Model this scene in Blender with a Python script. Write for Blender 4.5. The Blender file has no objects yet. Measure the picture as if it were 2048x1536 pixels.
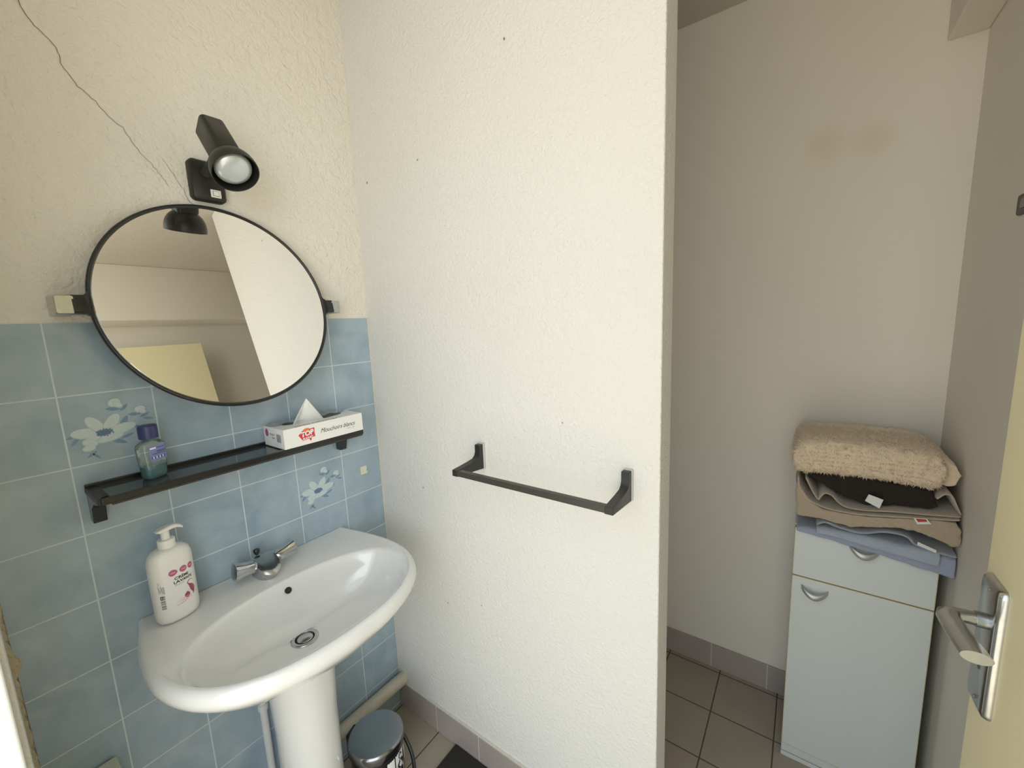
import bpy, bmesh, math, random
from mathutils import Vector, Matrix, noise
random.seed(7)
PI = math.pi
SC = bpy.context.scene
COL = SC.collection

# ------------------------------------------------------------------ camera, world, lights, exposure
def make_camera():
    f_px, yaw, pitch, roll = 820.5, math.radians(125.77), math.radians(-8.487), math.radians(-2.306)
    fw = Vector((math.cos(pitch)*math.cos(yaw), math.cos(pitch)*math.sin(yaw), math.sin(pitch)))
    rt = Vector((math.sin(yaw), -math.cos(yaw), 0)); up = rt.cross(fw)
    r2 = math.cos(roll)*rt + math.sin(roll)*up
    u2 = -math.sin(roll)*rt + math.cos(roll)*up
    m = Matrix(((r2.x, u2.x, -fw.x, 1.231), (r2.y, u2.y, -fw.y, -0.876), (r2.z, u2.z, -fw.z, 1.470), (0, 0, 0, 1)))
    cd = bpy.data.cameras.new('camera'); cd.sensor_fit = 'HORIZONTAL'; cd.sensor_width = 36.0
    cd.lens = 36.0*f_px/2048; cd.clip_start = 0.005; cd.clip_end = 50
    o = bpy.data.objects.new('camera', cd); COL.objects.link(o); o.matrix_world = m
    SC.camera = o
make_camera()

wd = bpy.data.worlds.new('daylit_room'); SC.world = wd; wd.use_nodes = True
nt_ = wd.node_tree; bgn = nt_.nodes['Background']
tc_ = nt_.nodes.new('ShaderNodeTexCoord'); sx_ = nt_.nodes.new('ShaderNodeSeparateXYZ'); nt_.links.new(tc_.outputs['Generated'], sx_.inputs[0])
rp_ = nt_.nodes.new('ShaderNodeValToRGB'); mr_ = nt_.nodes.new('ShaderNodeMapRange'); mr_.inputs[1].default_value = -0.6; mr_.inputs[2].default_value = 0.6
nt_.links.new(sx_.outputs[2], mr_.inputs[0]); nt_.links.new(mr_.outputs[0], rp_.inputs[0])
rp_.color_ramp.elements[0].color = (1.0, 0.89, 0.67, 1); rp_.color_ramp.elements[1].color = (0.80, 0.91, 1.0, 1)   # warm floor bounce below, cool daylight above
nt_.links.new(rp_.outputs[0], bgn.inputs[0]); bgn.inputs[1].default_value = 2.15

def area(name, loc, target, sx, sy, power, col):
    l = bpy.data.lights.new(name, 'AREA'); l.shape = 'RECTANGLE'; l.size = sx; l.size_y = sy
    l.energy = power; l.color = col
    o = bpy.data.objects.new(name, l); COL.objects.link(o); o.location = loc
    o.rotation_euler = (Vector(target)-Vector(loc)).to_track_quat('-Z', 'Y').to_euler()
    return o
# daylight from the window of the room behind the open doorway
area('window_daylight', (2.35, -2.7, 1.55), (0.25, -0.35, 1.25), 1.5, 1.9, 24, (0.90, 0.95, 1.0))

SC.view_settings.view_transform = 'Standard'; SC.view_settings.look = 'None'
SC.view_settings.exposure = 0.0; SC.view_settings.gamma = 1.0
SC.view_settings.use_curve_mapping = False

# ------------------------------------------------------------------ materials
def new_mat(name):
    m = bpy.data.materials.new(name); m.use_nodes = True
    return m, m.node_tree, m.node_tree.nodes['Principled BSDF']
def N(nt, t, **kw):
    n = nt.nodes.new(t)
    for k, v in kw.items(): setattr(n, k, v)
    return n
def coords(nt):
    return N(nt, 'ShaderNodeTexCoord').outputs['Object']
def mat(name, col, rough=0.5, metal=0.0, var=0.04, vscale=30, bump=0.0, bscale=200, coat=0.0, spec=0.5, sheen=0.0, trans=0.0, sss=0.0):
    m, nt, b = new_mat(name)
    co = coords(nt)
    nz = N(nt, 'ShaderNodeTexNoise'); nz.inputs['Scale'].default_value = vscale; nz.inputs['Detail'].default_value = 4
    nt.links.new(co, nz.inputs['Vector'])
    mx = N(nt, 'ShaderNodeMix', data_type='RGBA')
    mx.inputs[6].default_value = (*[c*(1-var) for c in col], 1); mx.inputs[7].default_value = (*[min(1, c*(1+var)) for c in col], 1)
    nt.links.new(nz.outputs['Fac'], mx.inputs[0]); nt.links.new(mx.outputs[2], b.inputs['Base Color'])
    b.inputs['Roughness'].default_value = rough; b.inputs['Metallic'].default_value = metal
    b.inputs['Coat Weight'].default_value = coat; b.inputs['Specular IOR Level'].default_value = spec
    b.inputs['Sheen Weight'].default_value = sheen; b.inputs['Transmission Weight'].default_value = trans
    if bump:
        n2 = N(nt, 'ShaderNodeTexNoise'); n2.inputs['Scale'].default_value = bscale; n2.inputs['Detail'].default_value = 6
        nt.links.new(co, n2.inputs['Vector'])
        bp = N(nt, 'ShaderNodeBump'); bp.inputs['Strength'].default_value = bump; bp.inputs['Distance'].default_value = 0.002
        nt.links.new(n2.outputs['Fac'], bp.inputs['Height']); nt.links.new(bp.outputs[0], b.inputs['Normal'])
    return m
def plaster(name, col, s1=55, s2=170, strength=0.6, dist=0.004, stains=None):
    m, nt, b = new_mat(name); co = coords(nt)
    big = N(nt, 'ShaderNodeTexNoise'); big.inputs['Scale'].default_value = 3.0; big.inputs['Detail'].default_value = 3
    nt.links.new(co, big.inputs['Vector'])
    mx = N(nt, 'ShaderNodeMix', data_type='RGBA')
    mx.inputs[6].default_value = (*[c*0.97 for c in col], 1); mx.inputs[7].default_value = (*[min(1, c*1.02) for c in col], 1)
    nt.links.new(big.outputs['Fac'], mx.inputs[0]); last = mx.outputs[2]
    for (p, r) in (stains or []):
        d = N(nt, 'ShaderNodeVectorMath', operation='DISTANCE'); nt.links.new(co, d.inputs[0]); d.inputs[1].default_value = p
        mr = N(nt, 'ShaderNodeMapRange', interpolation_type='SMOOTHSTEP'); mr.inputs[1].default_value = 0.0; mr.inputs[2].default_value = r
        mr.inputs[3].default_value = 0.5; mr.inputs[4].default_value = 0.0; nt.links.new(d.outputs['Value'], mr.inputs[0])
        m2 = N(nt, 'ShaderNodeMix', data_type='RGBA'); nt.links.new(mr.outputs[0], m2.inputs[0])
        nt.links.new(last, m2.inputs[6]); m2.inputs[7].default_value = (col[0]*0.86, col[1]*0.80, col[2]*0.66, 1); last = m2.outputs[2]
    nt.links.new(last, b.inputs['Base Color']); b.inputs['Roughness'].default_value = 0.75; b.inputs['Specular IOR Level'].default_value = 0.25
    a = N(nt, 'ShaderNodeTexNoise'); a.inputs['Scale'].default_value = s1; a.inputs['Detail'].default_value = 3; a.inputs['Distortion'].default_value = 0.6
    c = N(nt, 'ShaderNodeTexNoise'); c.inputs['Scale'].default_value = s2; c.inputs['Detail'].default_value = 4
    nt.links.new(co, a.inputs['Vector']); nt.links.new(co, c.inputs['Vector'])
    ad = N(nt, 'ShaderNodeMath', operation='MULTIPLY_ADD'); nt.links.new(c.outputs['Fac'], ad.inputs[0]); ad.inputs[1].default_value = 0.45
    nt.links.new(a.outputs['Fac'], ad.inputs[2])
    bp = N(nt, 'ShaderNodeBump'); bp.inputs['Strength'].default_value = strength; bp.inputs['Distance'].default_value = dist
    nt.links.new(ad.outputs[0], bp.inputs['Height']); nt.links.new(bp.outputs[0], b.inputs['Normal'])
    return m
def tiled(name, axes, size, offset, c1, c2, grout, mortar, rough, cloud=0.5, cloudcol=None, cscale=9, coat=0.3, bump=0.5, spec=0.5):
    """square tiles; axes = which object axes run across and up"""
    m, nt, b = new_mat(name); co = coords(nt)
    sp = N(nt, 'ShaderNodeSeparateXYZ'); nt.links.new(co, sp.inputs[0])
    cb = N(nt, 'ShaderNodeCombineXYZ')
    for i, ax in enumerate(axes):
        ad = N(nt, 'ShaderNodeMath', operation='ADD'); nt.links.new(sp.outputs[ax], ad.inputs[0]); ad.inputs[1].default_value = offset[i]
        nt.links.new(ad.outputs[0], cb.inputs[i])
    br = N(nt, 'ShaderNodeTexBrick', offset=0.0, squash=1.0); nt.links.new(cb.outputs[0], br.inputs['Vector'])
    br.inputs['Scale'].default_value = 1.0; br.inputs['Brick Width'].default_value = size; br.inputs['Row Height'].default_value = size if not isinstance(size, tuple) else size[1]
    br.inputs['Mortar Size'].default_value = mortar; br.inputs['Mortar Smooth'].default_value = 0.15; br.inputs['Bias'].default_value = 0
    br.inputs['Color1'].default_value = (*c1, 1); br.inputs['Color2'].default_value = (*c2, 1); br.inputs['Mortar'].default_value = (*c1, 1)
    nz = N(nt, 'ShaderNodeTexNoise'); nz.inputs['Scale'].default_value = cscale; nz.inputs['Detail'].default_value = 5; nz.inputs['Roughness'].default_value = 0.55; nz.inputs['Distortion'].default_value = 0.4
    nt.links.new(co, nz.inputs['Vector'])
    mr = N(nt, 'ShaderNodeMapRange'); nt.links.new(nz.outputs['Fac'], mr.inputs[0]); mr.inputs[1].default_value = 0.35; mr.inputs[2].default_value = 0.7; mr.inputs[3].default_value = 0; mr.inputs[4].default_value = cloud
    mx = N(nt, 'ShaderNodeMix', data_type='RGBA'); nt.links.new(mr.outputs[0], mx.inputs[0]); nt.links.new(br.outputs['Color'], mx.inputs[6])
    mx.inputs[7].default_value = (*(cloudcol or c1), 1)
    m2 = N(nt, 'ShaderNodeMix', data_type='RGBA'); nt.links.new(br.outputs['Fac'], m2.inputs[0]); nt.links.new(mx.outputs[2], m2.inputs[6]); m2.inputs[7].default_value = (*grout, 1)
    nt.links.new(m2.outputs[2], b.inputs['Base Color'])
    rr = N(nt, 'ShaderNodeMapRange'); nt.links.new(br.outputs['Fac'], rr.inputs[0]); rr.inputs[3].default_value = rough; rr.inputs[4].default_value = 0.8
    nt.links.new(rr.outputs[0], b.inputs['Roughness']); b.inputs['Coat Weight'].default_value = coat; b.inputs['Coat Roughness'].default_value = 0.15
    b.inputs['Specular IOR Level'].default_value = spec
    inv = N(nt, 'ShaderNodeMath', operation='MULTIPLY_ADD'); nt.links.new(br.outputs['Fac'], inv.inputs[0]); inv.inputs[1].default_value = -1.0; inv.inputs[2].default_value = 1.0
    wob = N(nt, 'ShaderNodeTexNoise'); wob.inputs['Scale'].default_value = 14; nt.links.new(co, wob.inputs['Vector'])
    ma = N(nt, 'ShaderNodeMath', operation='MULTIPLY_ADD'); nt.links.new(wob.outputs['Fac'], ma.inputs[0]); ma.inputs[1].default_value = 0.5; nt.links.new(inv.outputs[0], ma.inputs[2])
    bp = N(nt, 'ShaderNodeBump'); bp.inputs['Strength'].default_value = bump; bp.inputs['Distance'].default_value = 0.001
    nt.links.new(ma.outputs[0], bp.inputs['Height']); nt.links.new(bp.outputs[0], b.inputs['Normal'])
    return m
def clear(name, tint, gloss=0.08, rough=0.04, body=None, bodyfac=0.0):
    """thin clear pane or bottle wall: transparent with a surface reflection and an optional coloured body"""
    m = bpy.data.materials.new(name); m.use_nodes = True; nt = m.node_tree; nt.nodes.clear()
    out = N(nt, 'ShaderNodeOutputMaterial'); tr = N(nt, 'ShaderNodeBsdfTransparent'); tr.inputs[0].default_value = (*tint, 1)
    gl = N(nt, 'ShaderNodeBsdfGlossy'); gl.inputs['Roughness'].default_value = rough; gl.inputs[0].default_value = (1, 1, 1, 1)
    fr = N(nt, 'ShaderNodeFresnel'); fr.inputs[0].default_value = 1.45
    nz = N(nt, 'ShaderNodeTexNoise'); nz.inputs['Scale'].default_value = 60
    ad = N(nt, 'ShaderNodeMath', operation='MULTIPLY_ADD'); nt.links.new(nz.outputs['Fac'], ad.inputs[0]); ad.inputs[1].default_value = gloss; nt.links.new(fr.outputs[0], ad.inputs[2])
    base = tr.outputs[0]
    if body:
        df = N(nt, 'ShaderNodeBsdfDiffuse'); df.inputs[0].default_value = (*body, 1)
        m0 = N(nt, 'ShaderNodeMixShader'); m0.inputs[0].default_value = bodyfac; nt.links.new(base, m0.inputs[1]); nt.links.new(df.outputs[0], m0.inputs[2]); base = m0.outputs[0]
    ms = N(nt, 'ShaderNodeMixShader'); nt.links.new(ad.outputs[0], ms.inputs[0]); nt.links.new(base, ms.inputs[1]); nt.links.new(gl.outputs[0], ms.inputs[2])
    nt.links.new(ms.outputs[0], out.inputs[0]); return m

WALL = (0.81, 0.78, 0.70)
M = dict(
 plaster_rough=plaster('rough_white_plaster', WALL, 42, 150, 1.0, 0.006),
 plaster_fine=plaster('fine_white_plaster', (0.745, 0.728, 0.690), 105, 260, 0.75, 0.004),
 plaster_smooth=plaster('smooth_painted_wall', (0.78, 0.735, 0.655), 40, 180, 0.12, 0.002, [((1.361, 0.842, 1.969), 0.075), ((1.247, 0.842, 1.985), 0.08)]),
 plaster_edge=plaster('bare_plaster_edge', (0.56, 0.50, 0.36), 60, 200, 1.0, 0.006),
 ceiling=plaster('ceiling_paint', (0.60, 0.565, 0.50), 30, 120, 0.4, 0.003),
 blue_tile=tiled('blue_wall_tile', (1, 2), 0.15, (0.148+1.5, -1.5068+3.0), (0.315, 0.415, 0.495), (0.28, 0.385, 0.47), (0.62, 0.70, 0.74), 0.0016, 0.22, 0.8, (0.455, 0.55, 0.625), 10, 0.4, 0.6),
 floor_tile=tiled('brown_floor_tile', (0, 1), 0.20, (-1.013+2.0, -0.615+4.0), (0.40, 0.34, 0.275), (0.375, 0.32, 0.26), (0.09, 0.07, 0.05), 0.0022, 0.4, 0.5, (0.43, 0.37, 0.30), 12, 0.1, 0.6),
 base_tile=tiled('mauve_skirting_tile', (0, 2), (0.20), (-0.008+2.0, 0.05), (0.39, 0.335, 0.31), (0.37, 0.32, 0.295), (0.60, 0.57, 0.54), 0.0018, 0.35, 0.5, (0.42, 0.365, 0.34), 12, 0.15, 0.5),
 base_tile2=tiled('mauve_skirting_tile_alcove', (0, 2), (0.20), (-0.976+2.0, 0.05), (0.39, 0.335, 0.31), (0.37, 0.32, 0.295), (0.60, 0.57, 0.54), 0.0018, 0.35, 0.5, (0.42, 0.365, 0.34), 12, 0.15, 0.5),
 grout=mat('cream_joint', (0.62, 0.60, 0.52), 0.8, bump=0.4),
 crack=mat('dark_crack_speck', (0.22, 0.19, 0.13), 0.9),  # dark brown of the plaster cracks and the wall specks
 black=mat('black_plastic', (0.009, 0.009, 0.010), 0.28, coat=0.3),
 black_matt=mat('matt_black_plastic', (0.018, 0.0175, 0.015), 0.42),
 rail=mat('dark_brown_metal', (0.045, 0.040, 0.034), 0.36),
 chrome=mat('chrome', (0.62, 0.63, 0.64), 0.10, 1.0, var=0.02),
 chrome_worn=mat('worn_chrome', (0.52, 0.53, 0.53), 0.24, 1.0, var=0.12, vscale=80),
 dark_chrome=mat('dark_chrome', (0.30, 0.31, 0.32), 0.16, 1.0, var=0.1),
 steel=mat('brushed_steel', (0.40, 0.44, 0.47), 0.30, 1.0, var=0.05),
 mirror=mat('mirror_silver', (0.93, 0.93, 0.91), 0.006, 1.0, var=0.0),
 ceramic=mat('white_ceramic', (0.80, 0.80, 0.785), 0.12, coat=0.6, var=0.01),
 white_pl=mat('white_plastic', (0.82, 0.81, 0.77), 0.35, sss=0.1, var=0.01),
 rub_grey=mat('grey_plastic_pad', (0.55, 0.55, 0.54), 0.5),
 pipe=mat('aged_cream_pipe', (0.58, 0.54, 0.44), 0.5, var=0.12),
 pipe_w=mat('white_pipe', (0.72, 0.74, 0.72), 0.4),
 bulb=mat('frosted_bulb_glass', (0.66, 0.71, 0.73), 0.30, 0.45, coat=0.5),
 lamp_in=mat('lamp_inner_metal', (0.10, 0.10, 0.095), 0.35),
 shelf_glass=clear('tinted_shelf_glass', (0.30, 0.37, 0.37), 0.05, 0.12, (0.10, 0.14, 0.145), 0.45),
 bottle_glass=clear('clear_bottle_plastic', (0.86, 0.90, 0.88), 0.05, 0.08, (0.55, 0.62, 0.60), 0.16),
 liquid=clear('teal_liquid', (0.04, 0.46, 0.52), 0.0, 0.1, (0.002, 0.30, 0.36), 0.85),
 cap_blue=mat('violet_blue_cap', (0.040, 0.044, 0.15), 0.35),
 label_blue=mat('blue_violet_label', (0.20, 0.24, 0.48), 0.4),
 ink_dark=mat('dark_ink', (0.02, 0.02, 0.03), 0.5),
 ink_navy=mat('navy_ink', (0.04, 0.07, 0.22), 0.5),
 ink_grey=mat('grey_ink', (0.30, 0.30, 0.31), 0.5),
 ink_pink=mat('pink_print', (0.50, 0.13, 0.23), 0.45),
 ink_plum=mat('plum_print', (0.36, 0.07, 0.15), 0.45),
 ink_lpink=mat('pale_pink_print', (0.78, 0.50, 0.52), 0.45),
 ink_red=mat('red_print', (0.66, 0.05, 0.06), 0.45),
 ink_orange=mat('orange_print', (0.80, 0.20, 0.07), 0.45),
 ink_white=mat('white_print', (0.85, 0.85, 0.83), 0.45),
 carton=mat('white_carton', (0.84, 0.84, 0.82), 0.45, var=0.01),
 tissue=mat('tissue_paper', (0.86, 0.86, 0.84), 0.9, bump=0.3, bscale=60),
 film=clear('crinkled_film', (0.75, 0.82, 0.86), 0.25, 0.2, (0.6, 0.68, 0.72), 0.25),
 petal=mat('pale_petal_glaze', (0.56, 0.66, 0.68), 0.25, coat=0.4, var=0.08, vscale=120),
 petal_shade=mat('petal_outline_glaze', (0.40, 0.52, 0.58), 0.25, coat=0.4, var=0.08, vscale=120),
 leaf=mat('blue_leaf_glaze', (0.17, 0.29, 0.42), 0.25, coat=0.4, var=0.2, vscale=120),
 stem=mat('faint_stem_glaze', (0.33, 0.44, 0.51), 0.25, coat=0.4),
 heart=mat('flower_heart_glaze', (0.10, 0.18, 0.33), 0.25, coat=0.4, var=0.4, vscale=400),
 hook=mat('yellowed_adhesive', (0.75, 0.73, 0.58), 0.5),
 lam=mat('white_laminate', (0.63, 0.67, 0.655), 0.45, var=0.015),
 lam_edge=mat('yellowed_edge_band', (0.56, 0.50, 0.31), 0.5),
 handle=mat('satin_nickel_handle', (0.50, 0.50, 0.49), 0.38, 0.6),
 door=mat('cream_door_paint', (0.78, 0.70, 0.45), 0.42, var=0.03, vscale=5, bump=0.1, bscale=60),
 white_paint=mat('white_gloss_paint', (0.85, 0.86, 0.83), 0.3),
 cream_pl=mat('cream_plastic', (0.72, 0.72, 0.60), 0.4),
 mat_fluff=mat('fluffy_beige_pile', (0.72, 0.58, 0.42), 0.95, var=0.10, vscale=90, bump=1.0, bscale=260, sheen=0.5),
 t_beige=mat('thin_beige_towelling', (0.50, 0.42, 0.32), 0.95, var=0.08, vscale=200, bump=0.9, bscale=190, sheen=0.4),
 t_taupe=mat('taupe_towelling', (0.40, 0.32, 0.235), 0.95, var=0.12, vscale=160, bump=1.0, bscale=150, sheen=0.4),
 t_dark=mat('dark_brown_cloth', (0.018, 0.012, 0.009), 0.95, var=0.3, vscale=120, bump=0.8, bscale=400),
 t_blue=mat('grey_blue_towelling', (0.35, 0.395, 0.47), 0.95, var=0.08, vscale=160, bump=0.9, bscale=170, sheen=0.4),
 t_blue2=mat('pale_blue_towelling', (0.31, 0.345, 0.45), 0.95, var=0.10, vscale=160, bump=0.9, bscale=170, sheen=0.4),
 t_grey=mat('grey_towelling', (0.31, 0.34, 0.37), 0.95, var=0.08, vscale=160, bump=0.9, bscale=170, sheen=0.4),
 tag_w=mat('white_cloth_tag', (0.70, 0.70, 0.66), 0.8),
 tag_r=mat('red_cloth_tag', (0.40, 0.05, 0.04), 0.8),
 rug=mat('dark_floor_mat_pile', (0.025, 0.022, 0.018), 0.9, bump=0.8, bscale=300),
)

# ------------------------------------------------------------------ object helpers
def tag(o, label=None, cat=None, group=None, kind=None):
    if label: o['label'] = label
    if cat: o['category'] = cat
    if group: o['group'] = group
    if kind: o['kind'] = kind
    return o
def empty(name, loc, label=None, cat=None, kind=None, rz=0.0):
    o = bpy.data.objects.new(name, None); COL.objects.link(o); o.location = loc; o.rotation_euler = (0, 0, rz)
    o.empty_display_size = 0.03
    return tag(o, label, cat, None, kind)
class MB:
    """collects geometry (world coordinates unless the parent is moved) and links it as ONE mesh object"""
    def __init__(s): s.v = []; s.f = []; s.m = []
    def add(s, vs, fs, mi=0):
        n = len(s.v); s.v += [tuple(v) for v in vs]; s.f += [tuple(n+i for i in f) for f in fs]; s.m += [mi]*len(fs); return s
    def box(s, x0, x1, y0, y1, z0, z1, mi=0):
        vs = [(x, y, z) for z in (z0, z1) for y in (y0, y1) for x in (x0, x1)]
        return s.add(vs, [(0, 2, 3, 1), (4, 5, 7, 6), (0, 1, 5, 4), (2, 6, 7, 3), (0, 4, 6, 2), (1, 3, 7, 5)], mi)
    def loft(s, rings, cap0=True, cap1=True, closed=True, mi=0):
        n = len(rings[0]); vs = [p for r in rings for p in r]; fs = []
        for i in range(len(rings)-1):
            for j in range(n if closed else n-1):
                k = (j+1) % n; fs.append((i*n+j, i*n+k, (i+1)*n+k, (i+1)*n+j))
        if cap0: fs.append(tuple(reversed(range(n))))
        if cap1: fs.append(tuple((len(rings)-1)*n+j for j in range(n)))
        return s.add(vs, fs, mi)
    def tube(s, pts, r, n=16, mi=0, caps=True):
        pts = [Vector(p) for p in pts]; rings = []; rs = r if isinstance(r, (list, tuple)) else [r]*len(pts)
        ref = None
        for i, p in enumerate(pts):
            t = (pts[min(i+1, len(pts)-1)]-pts[max(i-1, 0)]).normalized()
            if ref is None: ref = t.orthogonal().normalized()
            ref = (ref - t*ref.dot(t)).normalized(); b = t.cross(ref)
            rings.append([p + (ref*math.cos(2*PI*j/n)+b*math.sin(2*PI*j/n))*rs[i] for j in range(n)])
        return s.loft(rings, caps, caps, True, mi)
    def lathe(s, prof, origin=(0, 0, 0), axis=(0, 0, 1), n=48, mi=0, cap0=False, cap1=False, sx=1.0, sy=1.0, xdir=None):
        ax = Vector(axis).normalized(); u = Vector(xdir).normalized() if xdir else ax.orthogonal().normalized(); w = ax.cross(u); o = Vector(origin)
        rings = [[o + ax*h + u*(r*sx*math.cos(2*PI*j/n)) + w*(r*sy*math.sin(2*PI*j/n)) for j in range(n)] for r, h in prof]
        return s.loft(rings, cap0, cap1, True, mi)
    def prism(s, poly, d, mi=0):
        """poly: 3-D points of one face, extruded along vector d"""
        d = Vector(d); a = [Vector(p) for p in poly]; return s.loft([a, [p+d for p in a]], True, True, True, mi)
    def build(s, name, m, parent=None, smooth=True, bevel=0.0, seg=3, angle=35, sub=0, solid=None, kind=None, label=None):
        me = bpy.data.meshes.new(name); me.from_pydata(s.v, [], s.f)
        ms = m if isinstance(m, (list, tuple)) else [m]
        for x in ms: me.materials.append(x)
        for p, i in zip(me.polygons, s.m): p.material_index = i
        bm = bmesh.new(); bm.from_mesh(me); bmesh.ops.remove_doubles(bm, verts=bm.verts, dist=1e-6)
        bmesh.ops.recalc_face_normals(bm, faces=bm.faces); bm.to_mesh(me); bm.free()
        if smooth:
            for p in me.polygons: p.use_smooth = True
            me.set_sharp_from_angle(angle=math.radians(angle))
        o = bpy.data.objects.new(name, me); COL.objects.link(o)
        if parent: o.parent = parent; 
        if solid: md = o.modifiers.new('solid', 'SOLIDIFY'); md.thickness = solid; md.offset = 0
        if bevel: md = o.modifiers.new('bevel', 'BEVEL'); md.width = bevel; md.segments = seg; md.limit_method = 'ANGLE'; md.angle_limit = math.radians(30); md.harden_normals = smooth
        if sub: md = o.modifiers.new('sub', 'SUBSURF'); md.levels = sub; md.render_levels = sub
        return tag(o, label, None, None, kind)
def rrect(w, h, r, n=6, sq=None):
    pts = []
    for cx, cy, a0 in ((w/2-r, h/2-r, 0), (-w/2+r, h/2-r, PI/2), (-w/2+r, -h/2+r, PI), (w/2-r, -h/2+r, 3*PI/2)):
        for k in range(n+1):
            a = a0 + PI/2*k/n; pts.append((cx+r*math.cos(a), cy+r*math.sin(a)))
    return pts
def text(name, s, size, m, parent, place, shear=0.0, bold=0.0, spacing=1.0, align='CENTER', lift=0.0003):
    """flat lettering; place maps glyph (u, v, h) to the surface, v up"""
    c = bpy.data.curves.new(name, 'FONT'); c.body = s; c.size = size; c.shear = shear; c.offset = bold; c.space_character = spacing
    c.align_x = align; c.align_y = 'CENTER'; c.extrude = 0.0; c.resolution_u = 3
    t = bpy.data.objects.new(name, c); COL.objects.link(t)
    dg = bpy.context.evaluated_depsgraph_get(); me = bpy.data.meshes.new_from_object(t.evaluated_get(dg))
    bpy.data.objects.remove(t)
    for v in me.vertices: v.co = Vector(place(v.co.x, v.co.y, lift))
    me.materials.clear(); me.materials.append(m)
    o = bpy.data.objects.new(name, me); COL.objects.link(o); o.parent = parent
    return o
def flat(mb, pts, place, lift=0.0003, mi=0):
    mb.add([place(u, v, lift) for u, v in pts], [tuple(range(len(pts)))], mi)
def blob(cx, cy, rx, ry, rot=0, n=20, point=0.0):
    out = []
    for k in range(n):
        a = 2*PI*k/n; x = rx*math.cos(a); y = ry*math.sin(a)*(1-point*abs(math.cos(a))**2)
        out.append((cx+x*math.cos(rot)-y*math.sin(rot), cy+x*math.sin(rot)+y*math.cos(rot)))
    return out

# ------------------------------------------------------------------ setting
H = 2.49; XE = 0.9876; YC = 0.842; XD = 1.5785; TT = 1.5068
w = MB().box(-0.12, -0.004, -1.0, 0.96, 0, H+0.1).build('wall_left', M['plaster_rough'], smooth=False, kind='structure')
# plaster facing above the tiles, standing slightly behind the tile face
MB().box(-0.004, -0.001, -0.885, 0.001, TT, H).build('plaster_facing', M['plaster_rough'], w, smooth=False)
tiles = MB().box(-0.004, 0.0, -0.8735, 0.001, 0, TT).build('tile_cladding', M['blue_tile'], w, smooth=False)
# ragged plaster edge where the tiles stop
pts = []; z = 0.0; random.seed(3)
while z < TT:
    bulge = 0.012*math.exp(-((z-0.845)/0.02)**2)
    pts.append((-0.8765+random.uniform(-0.002, 0.003)+bulge, z)); z += 0.012
rg = MB(); poly = [(0.0035, y, z) for y, z in pts] + [(0.0035, -0.885, TT), (0.0035, -0.885, 0)]
rg.prism(poly, (-0.0045, 0, 0)); rg.build('ragged_plaster_edge', M['plaster_edge'], w, smooth=False)
# corner joint of the tiles
MB().tube([(0.0005, -0.0015, 0.0), (0.0005, -0.0015, TT)], 0.0028, 8).build('corner_joint', M['grout'], w)
# thin cracks running down the plaster
ck = [(-0.72, 2.14), (-0.693, 2.102), (-0.684, 2.073), (-0.670, 2.062), (-0.653, 2.039), (-0.651, 2.015), (-0.635, 1.982), (-0.622, 1.972), (-0.605, 1.956), (-0.592, 1.937), (-0.572, 1.922), (-0.560, 1.897), (-0.545, 1.874), (-0.531, 1.858), (-0.518, 1.838), (-0.505, 1.817)]
def crack(path, r0, r1):
    P = []; random.seed(11)
    for (a, b), (c, d) in zip(path, path[1:]):
        for k in range(4):
            t = k/4; P.append((0.0003, a+(c-a)*t+random.uniform(-.0015, .0015), b+(d-b)*t+random.uniform(-.0015, .0015)))
    P.append((0.0003, *path[-1])); n = len(P)
    mb = MB()
    for i in range(n-1):
        wd0 = r0+(r1-r0)*i/n; a = Vector(P[i]); b = Vector(P[i+1]); t = (b-a).normalized(); s = Vector((0, -t.z, t.y))*wd0
        mb.add([a-s, a+s, b+s, b-s], [(0, 1, 2, 3)])
    return mb
crack([(y, z) for y, z in ck], 0.0007, 0.0004).build('crack', M['crack'], w, smooth=False)
crack([(-0.510, 1.875), (-0.492, 1.845), (-0.478, 1.815), (-0.47, 1.795), (-0.455, 1.775), (-0.44, 1.76)], 0.0003, 0.0007).build('crack', M['crack'], w, smooth=False)
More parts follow.
